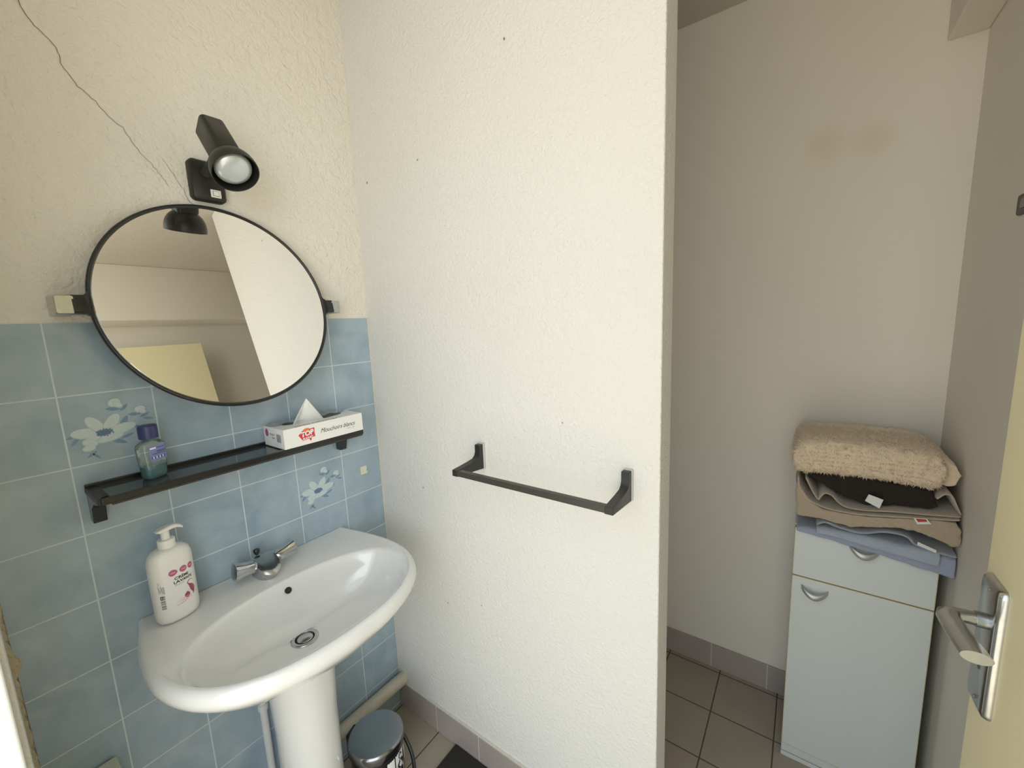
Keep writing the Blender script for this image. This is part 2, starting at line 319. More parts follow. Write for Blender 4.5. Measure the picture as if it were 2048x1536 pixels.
# dirty cobweb patch in the ceiling corner
# painted flower motifs on two tiles
def motif(cy, cz, parent):
    pl = lambda u, v, h: (h, cy+u, cz+v)
    a = MB()
    # drawn as (kind, u, v, rx, ry, rot)
    leaves = [(-.060, -.020, .014, .0035, .9), (-.066, -.012, .008, .0025, .2), (.004, -.036, .016, .005, -.5), (.020, -.028, .013, .003, .3), (.018, .004, .016, .0055, 1.05), (.028, -.008, .015, .005, -.15), (.004, .036, .012, .0042, -.15), (.022, .036, .010, .004, .75), (.036, .018, .010, .0038, -.1), (.055, .013, .010, .0032, .4), (.060, .004, .010, .003, -.25), (-.040, -.055, .010, .003, .6), (-.034, -.060, .009, .0026, -.9), (.047, .020, .005, .0035, 1.2)]
    for (u, v, rx, ry, rot) in leaves: flat(a, blob(u, v, rx, ry, rot, 16, .6), pl, .0004, 2)
    for path in ([(-.020, -.045), (.0, -.050), (.020, -.058)], [(.012, .0), (.030, .010), (.045, .022)], [(.010, .012), (.012, .03)]):
        for (p, q) in zip(path, path[1:]):
            d = Vector((q[0]-p[0], q[1]-p[1])).normalized(); s = (-d[1]*.0008, d[0]*.0008)
            flat(a, [(p[0]-s[0], p[1]-s[1]), (q[0]-s[0], q[1]-s[1]), (q[0]+s[0], q[1]+s[1]), (p[0]+s[0], p[1]+s[1])], pl, .00035, 3)
    petals = [(-.043, -.008, .023, .0105, -.12), (-.028, .008, .020, .010, 2.15), (-.002, .007, .021, .010, .95), (.013, -.009, .024, .010, .22), (-.012, -.024, .026, .009, .12), (-.034, -.020, .012, .007, .3),
              (-.040, -.029, .012, .0075, -.4), (-.043, -.040, .010, .006, .1), (.008, .050, .010, .0085, .3), (.013, .044, .008, .005, -.6), (.048, .028, .009, .007, .2), (.052, .022, .006, .004, -.4)]
    for i, (u, v, rx, ry, rot) in enumerate(petals):
        flat(a, blob(u, v-.0008, rx+.0012, ry+.0012, rot), pl, .0005+i*.00012, 1)
        flat(a, blob(u, v, rx, ry, rot), pl, .00056+i*.00012, 0)
    flat(a, blob(-.016, -.012, .012, .0065, .1), pl, .0021, 4)
    random.seed(5)
    for k in range(16):
        an = 2*PI*k/16; flat(a, blob(-.016+.013*math.cos(an)*random.uniform(.8, 1.15), -.012+.0075*math.sin(an)*random.uniform(.8, 1.2), .0013, .0013), pl, .0022, 4)
    return a.build('flower_motif', [M['petal'], M['petal_shade'], M['leaf'], M['stem'], M['heart']], parent, smooth=False)
motif(-0.673, 1.282, w); motif(-0.223, 0.982, w)

wp = MB().box(-0.004, XE, 0.0, 0.081, 0, H).build('wall_partition', M['plaster_fine'], smooth=False, kind='structure', bevel=0.004)
wb = MB().box(-0.0, XD+0.1, YC, YC+0.1, 0, H+0.1).build('wall_back', M['plaster_smooth'], smooth=False, kind='structure')
wr = MB().box(XD, XD+0.1, -1.0, YC, 0, H+0.1).build('wall_right', M['plaster_smooth'], smooth=False, kind='structure')
wf = MB().box(-0.004, 0.43, -1.0, -0.880, 0, H+0.1).build('wall_front', M['plaster_fine'], smooth=False, kind='structure')
MB().box(0.43, 0.455, -1.0, -0.8845, 0, H).build('trim_1', M['white_paint'], smooth=False, kind='structure', bevel=0.003)
MB().box(-0.12, XD+0.1, -1.0, YC+0.1, -0.06, 0).build('floor', M['floor_tile'], smooth=False, kind='structure')
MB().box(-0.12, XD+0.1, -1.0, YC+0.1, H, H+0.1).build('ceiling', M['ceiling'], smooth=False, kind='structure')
MB().box(1.500, XD, -1.0, YC, 2.18, H).build('trim_2', M['plaster_smooth'], smooth=False, kind='structure', bevel=0.004)
MB().box(0.002, XE-0.0, -0.009, 0.0, 0, 0.104).build('baseboard_middle', M['base_tile'], smooth=False, kind='structure', bevel=0.0015)
MB().box(0.5, XD, YC-0.009, YC, 0, 0.104).build('baseboard_back', M['base_tile2'], smooth=False, kind='structure', bevel=0.0015)
MB().box(0.002, XE, -0.0075, 0.0, 0.104, 0.108).build('top_joint', M['grout'], wp, smooth=False, bevel=0.001)
# small specks on the textured partition
sp = MB(); random.seed(2)
for x, z, r in ((0.618, 2.127, .0022), (0.30, 1.94, .002), (0.063, 1.93, .0025), (0.30, .55, .002), (0.22, .94, .002), (.75, 1.22, .0015), (.45, .6, .0015)):
    sp.add([(x+r*math.cos(a*PI/4), -0.0016, z+1.6*r*math.sin(a*PI/4)) for a in range(8)], [tuple(range(8))])
sp.build('specks', M['crack'], wp, smooth=False)

# door, open and folded back against the right wall
dr = empty('door_1', (1.461, -0.043, 0.008), kind='structure', rz=0.0328)
# local axes: -y runs from free edge to hinge, -x faces the room
MB().box(0, 0.038, -0.83, 0, 0, 2.015).build('door_leaf', M['door'], dr, smooth=False, bevel=0.002)
hp = empty('door_handle', (0, 0, 0)); hp.parent = dr
pr_ = rrect(0.062, 0.194, 0.010, 5)
def plate_ring(s, x): return [(x, -0.044+u*s, 1.000-0.008+v*(1-(1-s)*0.3)) for u, v in pr_]
MB().loft([plate_ring(1, 0), plate_ring(1, -0.0035), plate_ring(.93, -0.0075), plate_ring(.78, -0.0095)], True, True).build('backplate', M['chrome_worn'], hp, angle=50)
hb = MB().tube([(-0.009, -0.048, 1.030), (-0.020, -0.048, 1.030)], 0.0105, 20); hb.build('collar', M['steel'], hp)
lev = MB()
path = [(-0.018, -0.048, 1.030, .009, .009), (-0.038, -0.049, 1.030, .0095, .009), (-0.047, -0.055, 1.031, .0125, .0085), (-0.050, -0.068, 1.033, .0135, .0078), (-0.051, -0.11, 1.039, .014, .0074), (-0.051, -0.170, 1.048, .0145, .0072)]
rings = []
for i, (x, y, z, a, b) in enumerate(path):
    p0 = Vector(path[max(i-1, 0)][:3]); p1 = Vector(path[min(i+1, len(path)-1)][:3]); t = (p1-p0).normalized()
    up = Vector((0, 0, 1)); up = (up-t*up.dot(t)).normalized(); sd = t.cross(up)
    rings.append([Vector((x, y, z))+sd*a*math.cos(2*PI*k/20)+up*b*math.sin(2*PI*k/20) for k in range(20)])
lev.loft(rings); lev.build('lever', M['chrome_worn'], hp, angle=50)
for zz in (1.000-.008+.083, 1.0-.008-.083): MB().lathe([(0.0001, .0106), (.0022, .0104), (.003, .0094)], (0, -0.044, zz), (-1, 0, 0), 12).build('screw', M['steel'], hp)
MB().lathe([(0.0001, .0101), (.004, .0099)], (0, -0.046, .958), (-1, 0, 0), 12).build('keyhole', M['black'], hp)
sw = empty('wall_plate', (XD, 0.431, 1.668), 'black plastic plate on the right wall above the open door', 'wall plate')
r0 = rrect(0.080, 0.041, 0.006, 4)
MB().loft([[(0, u, v) for u, v in r0], [(-0.004, u, v) for u, v in r0], [(-0.006, u*.96, v*.92) for u, v in r0]]).build('cover', M['black_matt'], sw)
MB().loft([[(-0.005, u*.4, v*.5) for u, v in r0], [(-0.008, u*.36, v*.44) for u, v in r0]]).build('button', M['black'], sw)

# ------------------------------------------------------------------ mirror
mc = Vector((0.058, -0.437, 1.539)); th = math.radians(11.65)
mi = empty('wall_mirror', mc, 'round tilting mirror in a thin black frame hung over the blue tiles', 'mirror')
mi.rotation_euler = (0, -th, 0)          # local +x is the glass normal, tipped upwards
MB().lathe([(0.0001, 0.002), (0.241, 0.002), (0.245, 0.0)], (0, 0, 0), (1, 0, 0), 128, xdir=(0, 1, 0)).build('mirror_glass', M['mirror'], mi, smooth=False)
MB().lathe([(0.240, -0.009), (0.248, -0.009), (0.2500, -0.005), (0.2500, 0.001), (0.2488, 0.0045), (0.2460, 0.0058), (0.2432, 0.0045), (0.2420, 0.001), (0.240, -0.009)], (0, 0, 0), (1, 0, 0), 128, xdir=(0, 1, 0)).build('frame', M['black'], mi, angle=60)
MB().lathe([(0.0001, -0.0075), (0.236, -0.0075)], (0, 0, 0), (1, 0, 0), 96).build('backing', M['black_matt'], mi)
for s in (-1, 1):
    a = MB(); rings = []
    for (y, hz, hx) in ((0.243, .034, .006), (.248, .024, .008), (.254, .0185, .010), (.262, .0180, .011), (.272, .0178, .011)):
        rings.append([(u*1.0, s*y, v) for u, v in rrect(hx*2, hz*2 if y < .26 else hz*2, .003, 3)])
    a.loft(rings); a.build('pivot_arm', M['black'], mi)
    # bracket stays upright: undo the tilt in its own frame
    b = MB(); pr2 = rrect(0.028, 0.037, 0.003, 3)
    b.loft([[(xx-0.0, s*(.268)+s*(u*ss+0.014)*1.0, v*ss+0.0) for u, v in pr2] for xx, ss in ((-0.058, 1.12), (-0.02, 1.0), (0.006, 0.97), (0.009, 0.90))])
    bo = b.build('wall_bracket', M['chrome_worn'], mi); bo.rotation_euler = (0, th, 0)

# ------------------------------------------------------------------ wall spot lamp
LY = -0.430
la = empty('wall_spotlight', (0, LY, 1.842), 'black wall spotlight with round cup shade mounted above the mirror', 'lamp')
pr3 = rrect(0.073, 0.094, 0.012, 5)
MB().loft([[(0, u, v) for u, v in pr3], [(0.016, u, v) for u, v in pr3], [(0.021, u*.9, v*.92) for u, v in pr3]]).build('wall_plate', M['black_matt'], la, angle=50)
s_ = MB().box(0.020, 0.0235, -0.003+.004, 0.023, -0.037, -0.019); so = s_.build('switch', M['white_pl'], la, smooth=False, bevel=0.0008)
MB().box(0.0235, 0.0255, 0.006, 0.018, -0.033, -0.023).build('rocker', M['white_pl'], so, smooth=False, bevel=0.0006)
MB().box(0.0233, 0.0238, 0.0052, 0.0188, -0.0338, -0.0222).build('rocker_gap', M['ink_dark'], so, smooth=False)
ax = Vector((0.636, 0.009, -0.771)).normalized(); Oc = Vector((0.178, -0.003, -0.016))
sd = Vector((0, 1, 0)); sd = (sd-ax*sd.dot(ax)).normalized(); upv = sd.cross(ax)
MB().tube([(0.018, -0.002, 0.020), (0.045, 0.0, 0.030), (0.085, 0.004, 0.058)], [0.016, .009, .009], 16).build('arm', M['black_matt'], la)
hd = MB(); rr = rrect(0.050, 0.054, 0.010, 4)
hd.loft([[Oc+ax*d+sd*u*s+upv*v*s for u, v in rr] for d, s in ((-0.156, .88), (-0.152, 1.0), (-0.05, 1.02), (-0.038, .9))])
lh = hd.build('lamp_body', M['black_matt'], la, angle=40)
cup = []
for k in range(13):
    a = PI/2*k/12; cup.append((0.0475*math.sin(a)+.0001, -0.0500*math.cos(a)-0.004))
prof = cup + [(0.0475, 0.004), (0.0455, 0.004)] + [(r*.955, h*.93) for r, h in reversed(cup[:-1])]
MB().lathe(prof, Oc, ax, 56).build('lamp_shade', M['black_matt'], la, angle=60)
MB().lathe([(0.012, -0.035), (0.022, -0.030), (0.034, -0.022), (0.0375, -0.014), (0.0375, -0.010), (0.034, -0.004), (0.024, 0.0005), (0.012, 0.0025), (0.0001, 0.003)], Oc, ax, 48).build('bulb', M['bulb'], la, angle=80)

# ------------------------------------------------------------------ glass shelf
sh = empty('glass_shelf', (0, -0.4375, 1.150), 'narrow tinted glass shelf in a black rail frame under the mirror', 'shelf')
Y0, Y1 = -0.2975, 0.2975
MB().box(0.006, 0.118, Y0+.008, Y1-.004, 0.002, 0.008).build('glass_pane', M['shelf_glass'], sh, smooth=False)
MB().box(0.110, 0.125, Y0+.004, Y1, -0.004, 0.0105).build('front_rail', M['black'], sh, bevel=0.0025)
MB().box(0.112, 0.121, Y0+.02, Y1-.002, -0.0085, -0.004).build('lower_lip', M['rail'], sh, bevel=0.001)
MB().box(0.0, 0.009, Y0, Y1, -0.004, 0.0165).build('back_rail', M['black'], sh, bevel=0.002)
for s, y in ((1, Y0), (-1, Y1)):
    MB().box(0.0, 0.122, min(y, y+s*.020), max(y, y+s*.020), -0.004, 0.0105).build('end_cap', M['black_matt'], sh, bevel=0.002)
    b = MB(); ya = y + s*.001; yb = y+s*.023
    prof = [(0, -.066), (.024, -.066), (.028, -.050), (.034, -.030), (.058, -.016), (.100, -.008), (.104, -.004), (0, -.004)]
    b.prism([(x, ya, z) for x, z in prof], (0, yb-ya, 0)); b.build('shelf_bracket', M['black'], sh, bevel=0.0015)

# mouthwash bottle
mw = empty('mouthwash_bottle', (0.052, -0.629, 1.158), 'small clear bottle of teal mouthwash with a violet-blue cap on the glass shelf', 'bottle', rz=math.radians(112))
def sq_ring(a, b, z, p=3.2, n=40):
    out = []
    for k in range(n):
        t = 2*PI*k/n; c, s = math.cos(t), math.sin(t)
        out.append((a*math.copysign(abs(c)**(2/p), c), b*math.copysign(abs(s)**(2/p), s), z))
    return out
bt = [(.0185, .013, 0.0), (.0215, .0155, .003), (.0225, .0160, .012), (.0245, .0170, .040), (.0262, .0178, .064), (.0262, .0178, .071), (.0245, .0168, .078), (.0185, .0145, .084), (.0125, .0122, .087), (.0115, .0115, .090), (.0115, .0115, .094)]
MB().loft([sq_ring(a, b, z, 3.2 if z < .08 else 2.2) for a, b, z in bt], True, False).build('bottle_body', M['bottle_glass'], mw, angle=60)
MB().loft([sq_ring(a-.0012, b-.0012, z) for a, b, z in ((.0185, .013, .0015), (.0217, .0157, .004), (.0225, .0162, .012), (.0240, .0167, .030))]).build('mouthwash', M['liquid'], mw, angle=60)
MB().lathe([(.0001, .091), (.0170, .091), (.0175, .093), (.0175, .1165), (.0165, .1195), (.0150, .1205), (.0001, .1205)], (0, 0, 0), n=40).build('cap', M['cap_blue'], mw, angle=45)
def mwl(u, v, h): return (u, -(.0178+h*1.0)+.0012*(abs(u)/.02)**3*1.5, .058+v)
lb = MB()
def lab_poly(mb, x0, x1, y0, y1, mi, h, tilt=0.0):
    nx = 8
    for i in range(nx):
        a = x0+(x1-x0)*i/nx; b = x0+(x1-x0)*(i+1)/nx
        mb.add([mwl(a, y0+tilt*a, h), mwl(b, y0+tilt*b, h), mwl(b, y1+tilt*b, h), mwl(a, y1+tilt*a, h)], [(0, 1, 2, 3)], mi)
lab_poly(lb, -.016, .019, -.016, .018, 0, .0006); lab_poly(lb, -.014, -.002, .010, .0135, 1, .0009)
for k, yy in enumerate((.011, .004, .0015, -.002)): lab_poly(lb, -.001 if k < 3 else -.010, .017, yy, yy+.0014, 2, .0009)
for k in range(9): lab_poly(lb, -.013+k*.0032, -.0112+k*.0032, -.012, -.007, 1 if k % 2 else 2, .0009)
lb.build('label', [M['label_blue'], M['ink_white'], M['ink_navy']], mw, smooth=False)

# tissue box
tb = empty('tissue_box', (0.070, -0.260, 1.1612), 'white cardboard tissue box with a tissue poking out on the shelf', 'tissue box')
BX, BY, BZ = 0.056, 0.118, 0.053
tbm = MB()
tbm.add([(-BX, -BY, 0), (BX, -BY, 0), (BX, BY, 0), (-BX, BY, 0), (-BX, -BY, BZ), (BX, -BY, BZ), (BX, BY, BZ), (-BX, BY, BZ)], [(0, 3, 2, 1), (0, 1, 5, 4), (1, 2, 6, 5), (2, 3, 7, 6), (3, 0, 4, 7)])
slot = [(x*.030-.012, y*.088, BZ) for x, y in [(math.copysign(abs(math.cos(2*PI*k/24))**.8, math.cos(2*PI*k/24)), math.copysign(abs(math.sin(2*PI*k/24))**.8, math.sin(2*PI*k/24))) for k in range(24)]]
outr = []
for k in range(24):
    c, s = math.cos(2*PI*k/24), math.sin(2*PI*k/24); mxx = max(abs(c), abs(s)); outr.append((c/mxx*BX, s/mxx*BY, BZ))
for k in range(24):
    j = (k+1) % 24; tbm.add([outr[k], outr[j], slot[j], slot[k]], [(0, 1, 2, 3)])
tbm.build('carton', M['carton'], tb, smooth=False)
MB().add([(x, y, BZ-.012) for x, y, z in slot], [tuple(range(24))]).build('tissue_stack', M['tissue'], tb, smooth=False)
# the pulled-up tissue: a folded sheet rising to a point
ts = MB(); nu, nv = 24, 16; grid = []
for i in range(nv+1):
    t = i/nv; row = []
    for j in range(nu+1):
        u = j/nu*2-1
        width = 0.050*(1-t)**0.95+0.0006; y = u*width-0.014-0.006*t
        x = -0.012+0.010*math.sin(u*3.0)*(1-t)+0.006*math.sin(u*7+1)*(1-t)*.5+0.014*t
        zz = BZ-.010+t*.074-.012*(abs(u)**2)*(1-t)*.4
        row.append((x, y, zz))
    grid.append(row)
ts.loft(grid, False, False, closed=False); ts.build('tissue', M['tissue'], tb, angle=80, solid=0.0006)
fl = MB(); random.seed(4); rings = []
for i in range(25):
    t = i/24; y = -0.112+.222*t
    rings.append([(-0.052+.020*k+random.uniform(-.002, .002), y, BZ+.0015+max(0, .006*math.sin(PI*k/2.2+i*1.3))*(.4+.6*random.random())*(1 if (t < .25 or t > .62) else .3)) for k in range(3)])
fl.loft(rings, False, False, closed=False); fl.build('film_flap', M['film'], tb, angle=20)
front = lambda u, v, h: (BX+h, u, BZ/2+v)
end = lambda u, v, h: (-u, -BY-h, BZ/2+v) if False else (u, -BY-h, BZ/2+v)
top = lambda u, v, h: (BX-.012-v, -u, BZ+h)
bd = MB()
flat(bd, [(u-.056, v+.000) for u, v in [(-.024, .003), (-.011, .014), (-.007, .017), (.0, .019), (.007, .017), (.009, .015), (.022, .016), (.021, .003), (.022, -.009), (.012, -.010), (.009, -.020), (.004, -.012), (-.013, -.014)]], front, .0004, 0)
flat(bd, blob(-.057, .0145, .009, .004), front, .0005, 1)
bd.build('badge', [M['ink_red'], M['ink_orange']], tb, smooth=False)
text('lettering', 'TOP', .0185, M['ink_white'], tb, lambda u, v, h: front(u*.98-.0555, v+.0035+u*.10, h), bold=.0009, lift=.0009)
text('lettering', 'BUDGET', .0075, M['ink_white'], tb, lambda u, v, h: front(u-.0545, v-.0088+u*.08, h), bold=.0003, lift=.0009)
text('lettering', 'Mouchoirs blancs', .0175, M['ink_dark'], tb, lambda u, v, h: front(u*.90+.036, v+.001, h), shear=.45, spacing=.98)
text('lettering', '2 PLIS x 100', .005, M['ink_grey'], tb, lambda u, v, h: front(u+.076, v-.010, h))
text('lettering', 'Mouchoirs blancs', .018, M['ink_dark'], tb, lambda u, v, h: (BX-.010+v*.8, -(u*1.05)-.018, BZ+h), shear=.45, spacing=.95)
text('lettering', 'Mouchoirs', .009, M['ink_dark'], tb, lambda u, v, h: end(u*.7-.008, v+.008, h), shear=.3)
text('lettering', 'blancs', .009, M['ink_dark'], tb, lambda u, v, h: end(u*.7-.002, v-.001, h), shear=.3)
eb = MB(); flat(eb, blob(-.038, .010, .009, .011), end, .0004, 0); eb.build('end_badge', M['ink_plum'], tb, smooth=False); eb = MB(); random.seed(9)
x = .016
while x < .040:
    wv = random.choice((.0008, .0013, .002)); flat(eb, [(x, -.010), (x+wv, -.010), (x+wv, .012), (x, .012)], end, .0004, 0); x += wv+random.choice((.0006, .001))
eb.build('barcode', M['ink_grey'], tb, smooth=False)

# broken adhesive hook on a tile
hk = MB(); hk.loft([[(0, -.072+u, .984+v) for u, v in rrect(.024, .028, .003, 3)], [(.0022, -.072+u, .984+v) for u, v in rrect(.024, .028, .003, 3)]])
hk.tube([(.002, -.064, .981), (.006, -.061, .977), (.006, -.064, .972), (.003, -.070, .972)], .0016, 8)
hk.tube([(.002, -.078, .992), (.004, -.078, .975)], .0012, 8)
tag(hk.build('broken_hook', M['hook'], smooth=True), 'broken yellowed adhesive hook stuck on a blue tile near the corner', 'hook')

# ------------------------------------------------------------------ washbasin on pedestal
YM = -0.432
sk = empty('pedestal_sink', (0, YM, 0), 'white ceramic washbasin on a pedestal against the blue tiled wall', 'sink')
half = [(0.0005, .262), (.03, .270), (.08, .283), (.144, .294), (.20, .299), (.26, .298), (.307, .287), (.35, .268), (.39, .240), (.42, .203), (.445, .152), (.463, .088), (.4705, 0)]
NR = 96; ctr = (0.24, 0.0)
outline = [(x, -y) for x, y in half] + [(x, y) for x, y in reversed(half[:-1])]
def ray_hit(a):
    dx, dy = math.cos(a), math.sin(a); best = None; n = len(outline)
    for i in range(n):
        (x1, y1), (x2, y2) = outline[i], outline[(i+1) % n]; ex, ey = x2-x1, y2-y1; den = dx*ey-dy*ex
        if abs(den) < 1e-9: continue
        t = ((x1-ctr[0])*ey-(y1-ctr[1])*ex)/den; s = ((x1-ctr[0])*dy-(y1-ctr[1])*dx)/den
        if t > 0 and -1e-6 <= s <= 1+1e-6: best = t if best is None else max(best, t)
    return best
ang = [2*PI*k/NR for k in range(NR)]
OUT = [(ctr[0]+ray_hit(a)*math.cos(a), ctr[1]+ray_hit(a)*math.sin(a)) for a in ang]
for _ in range(2): OUT = [((OUT[i-1][0]+2*OUT[i][0]+OUT[(i+1) % NR][0])/4, (OUT[i-1][1]+2*OUT[i][1]+OUT[(i+1) % NR][1])/4) if OUT[i][0] > .02 else OUT[i] for i in range(NR)]
OUT = [(max(x, 0.0005), y) for x, y in OUT]
BC = (0.286, 0.0); BAX, BAY = 0.147, 0.257
def oval(s, cx=None, z=0):
    out = []
    cxx = BC[0] if cx is None else cx
    for a in ang:
        c, sn = math.cos(a), math.sin(a); e = 2.25
        out.append((cxx+BAX*s*math.copysign(abs(c)**(2/e), c), BAY*s*math.copysign(abs(sn)**(2/e), sn), z))
    return out
def scaled(s, z, inset=0.0, minx=0.0005):
    out = []
    for (x, y) in OUT:
        dx, dy = x-ctr[0], y-ctr[1]; L = math.hypot(dx, dy); k = (L*s-inset)/L
        out.append((max(ctr[0]+dx*k, minx) if True else 0, ctr[1]+dy*k, z))
    return out
def backed(s, z, inset=0):   # the back stays flat on the wall
    r = scaled(s, z, inset)
    return [((0.0005 if OUT[i][0] < .012 else p[0]), p[1], p[2]) for i, p in enumerate(r)]
def mixr(r1, r2, t, z): return [(a[0]*(1-t)+b[0]*t, a[1]*(1-t)+b[1]*t, z) for a, b in zip(r1, r2)]
Z = 0.820
bas = MB(); rings = []
small = [(0.19+.10*math.cos(a), .12*math.sin(a), 0) for a in ang]
rings.append([(p[0], p[1], .640) for p in small])
for t, z in ((.18, .655), (.36, .678), (.53, .702), (.68, .725), (.80, .745), (.89, .762), (.955, .776)):
    rings.append(mixr(small, backed(1.0, 0), t, z))
rings += [backed(1.0, .787, .0025), backed(1.0, .798, 0.0), backed(1.0, .808, .0015), backed(1.0, .8145, .0045), backed(1.0, .8185, .009), backed(1.0, .8205, .014), backed(1.0, .820, .019)]
lip = oval(1.055, z=.817)
rings.append(mixr(backed(1.0, 0, .019), lip, .5, .8175))
rings.append([(p[0], p[1], .8172) for p in lip])
for s, z in ((1.03, .8165), (1.008, .8135), (.985, .807), (.96, .797), (.93, .780), (.88, .757), (.80, .735), (.68, .717), (.52, .704), (.36, .697), (.22, .693)):
    rings.append(oval(s, BC[0]-.066*(1-s)**1.0*1.0 if s < 1 else None, z))
dc = (0.224, 0.0)
rings.append([(dc[0]+.034*math.cos(a), .034*math.sin(a), .6905) for a in ang])
rings.append([(dc[0]+.024*math.cos(a), .024*math.sin(a), .6895) for a in ang])
rings.append([(dc[0]+.022*math.cos(a), .022*math.sin(a), .660) for a in ang])
bas.loft(rings, True, True); bas.build('basin', M['ceramic'], sk, angle=70)
dn = MB().lathe([(.0215, -.010), (.0225, .0005), (.0235, .0022), (.029, .0030), (.0315, .0020), (.0325, .0002)], (dc[0], 0, .6905), n=48); dn = dn.build('drain', M['chrome_worn'], sk, angle=50)
MB().lathe([(.0001, .004), (.010, .0042), (.012, .0030), (.0165, .0030), (.0185, .0015), (.0185, -.004)], (dc[0]+.001, 0, .6905), n=40).build('plug', M['chrome_worn'], dn, angle=50)
MB().lathe([(.0001, -.0085), (.0222, -.0085)], (dc[0], 0, .6905), n=40).build('drain_gap', M['black_matt'], dn)
MB().lathe([(.0001, .0012), (.0080, .0012), (.0088, -.0010)], (0.1465, .008, .7915), (0.80, 0, .60), n=28).build('overflow_hole', M['black'], sk, angle=50)
ped = MB(); rings = []
for z, rx, ry, xc in ((0.0, .088, .084, .175), (.02, .086, .082, .175), (.08, .080, .078, .178), (.25, .076, .074, .180), (.45, .076, .076, .180), (.60, .080, .083, .182), (.668, .090, .098, .190)):
    ring = []
    for k in range(40):
        a = -PI*.62+PI*1.24*k/39; ring.append((xc+rx*math.cos(a), ry*math.sin(a), z))
    for k in range(39, -1, -1):
        a = -PI*.62+PI*1.24*k/39; ring.append((xc+(rx-.012)*math.cos(a), (ry-.012)*math.sin(a), z))
    rings.append(ring)
ped.loft(rings); ped.build('pedestal', M['ceramic'], sk, angle=60)
# faucet: wedge body with a blunt spout, two flared knobs and a lift rod
FX = 0.078; fz = Z-.002; FY = -.006
fb = MB(); fr = []
def fring(pts): return pts
# spout: plate sloping down towards the bowl, rounded in plan; body behind it
def plan(xa, xb, b, n=10):
    """outline seen from above: straight back, bowed front"""
    pts = [(xa, -b*.82), (xa+.010, -b)]
    for k in range(n+1):
        t = k/n*PI-PI/2; pts.append((xa+(xb-xa)*(.42+.58*math.cos(t)), b*math.sin(t)*.98))
    pts += [(xa+.010, b), (xa, b*.82)]
    return pts
def faucet_ring(xa, xb, b, zfun): return [(x, FY+y, fz+zfun(x)) for x, y in plan(xa, xb, b)]
slope = lambda x: .050 if x < .060 else .050-(x-.060)*.50
fb.loft([faucet_ring(.034, .100, .027, lambda x: 0), faucet_ring(.034, .102, .028, lambda x: .006), faucet_ring(.034, .112, .031, lambda x: max(.010, slope(x)-.016)),
         faucet_ring(.035, .116, .0325, lambda x: slope(x)-.004), faucet_ring(.038, .113, .0300, lambda x: slope(x)), faucet_ring(.046, .104, .020, lambda x: slope(x)+.001)])
fa = fb.build('faucet', M['chrome_worn'], sk, angle=35)
for s in (-1, 1):
    kn = MB(); o0 = (FX-.010, FY+s*.026, fz+.038); d = (-.05, s*.97, .16)
    prof = [(.013, 0), (.0140, .004), (.0160, .006), (.0158, .012), (.0165, .022), (.0190, .034), (.0225, .046), (.0228, .050)]
    axk = Vector(d).normalized(); u = axk.orthogonal().normalized(); wv = axk.cross(u); rings = []
    for r, h in prof:
        rings.append([Vector(o0)+axk*h+(u*math.cos(2*PI*k/48)+wv*math.sin(2*PI*k/48))*r*(1+.10*math.cos(4*2*PI*k/48)*min(1, h/.02)) for k in range(48)])
    kn.loft(rings, True, True); ko = kn.build('knob', M['chrome'], fa, angle=40)
    MB().lathe([(.0001, .0518), (.014, .0515), (.0200, .0502)], o0, d, n=32).build('knob_end', M['steel'], ko, angle=60)
MB().tube([(FX-.040, FY-.008, fz+.040), (FX-.040, FY-.008, fz+.056)], .0022, 10).build('lift_rod', M['chrome'], fa)
MB().lathe([(.0001, .052), (.003, .052), (.0070, .058), (.0085, .064), (.007, .068), (.0001, .069)], (FX-.040, FY-.008, fz), n=20).build('lift_knob', M['black'], fa)

# soap dispenser
so_ = empty('soap_dispenser', (0.060, -0.632, Z), 'large white pump bottle of cream hand wash on the sink rim', 'soap dispenser', rz=math.radians(97))
def ov(a, b, z, n=64): return [(a*math.copysign(abs(math.cos(2*PI*k/n))**.86, math.cos(2*PI*k/n)), b*math.copysign(abs(math.sin(2*PI*k/n))**.86, math.sin(2*PI*k/n)), z) for k in range(n)]
SA, SB = .0420, .0300
MB().loft([ov(SA*s, SB*s2, z) for s, s2, z in ((.78, .74, 0), (.90, .88, .003), (.97, .96, .010), (1, 1, .022), (1, 1, .125), (.995, .99, .141), (.965, .96, .152), (.90, .90, .161), (.76, .78, .1685), (.56, .64, .1725), (.40, .52, .1735))], True, True).build('bottle_body', M['white_pl'], so_, angle=70)
MB().lathe([(.0001, .170), (.0158, .170), (.0165, .172), (.0165, .190), (.0155, .1925), (.0001, .1925)], (0, 0, 0), n=40).build('collar', M['white_pl'], so_, angle=45)
ph = MB().lathe([(.0082, .190), (.0082, .208), (.0088, .212)], (0, 0, 0), n=28)
rings = []
for x, b, z0, z1 in ((-.017, .006, .2135, .2165), (-.012, .0105, .2115, .2185), (0, .0115, .2105, .2215), (.010, .0105, .2125, .2230), (.020, .0085, .2120, .2215), (.029, .0065, .2075, .2165), (.034, .004, .2040, .2105)):
    rings.append([(x, u, (z0+z1)/2+v) for u, v in rrect(2*b, z1-z0, min(b, (z1-z0)/2)*.8, 4)])
ph.loft(rings); ph.build('pump_head', M['white_pl'], so_, angle=55)
def wrap(u, v, h, c=0.0095, zc=.088):
    """u runs round the body from the front (-y side), positive towards +x"""
    rr_ = .0400; t = (u*.84+c)/rr_ - PI/2
    x, y = math.cos(t), math.sin(t)
    X = SA*math.copysign(abs(x)**.86, x); Y = SB*math.copysign(abs(y)**.86, y); L = math.hypot(X, Y)
    return (X*(1+h/L), Y*(1+h/L), zc+v)
pr_o = MB()
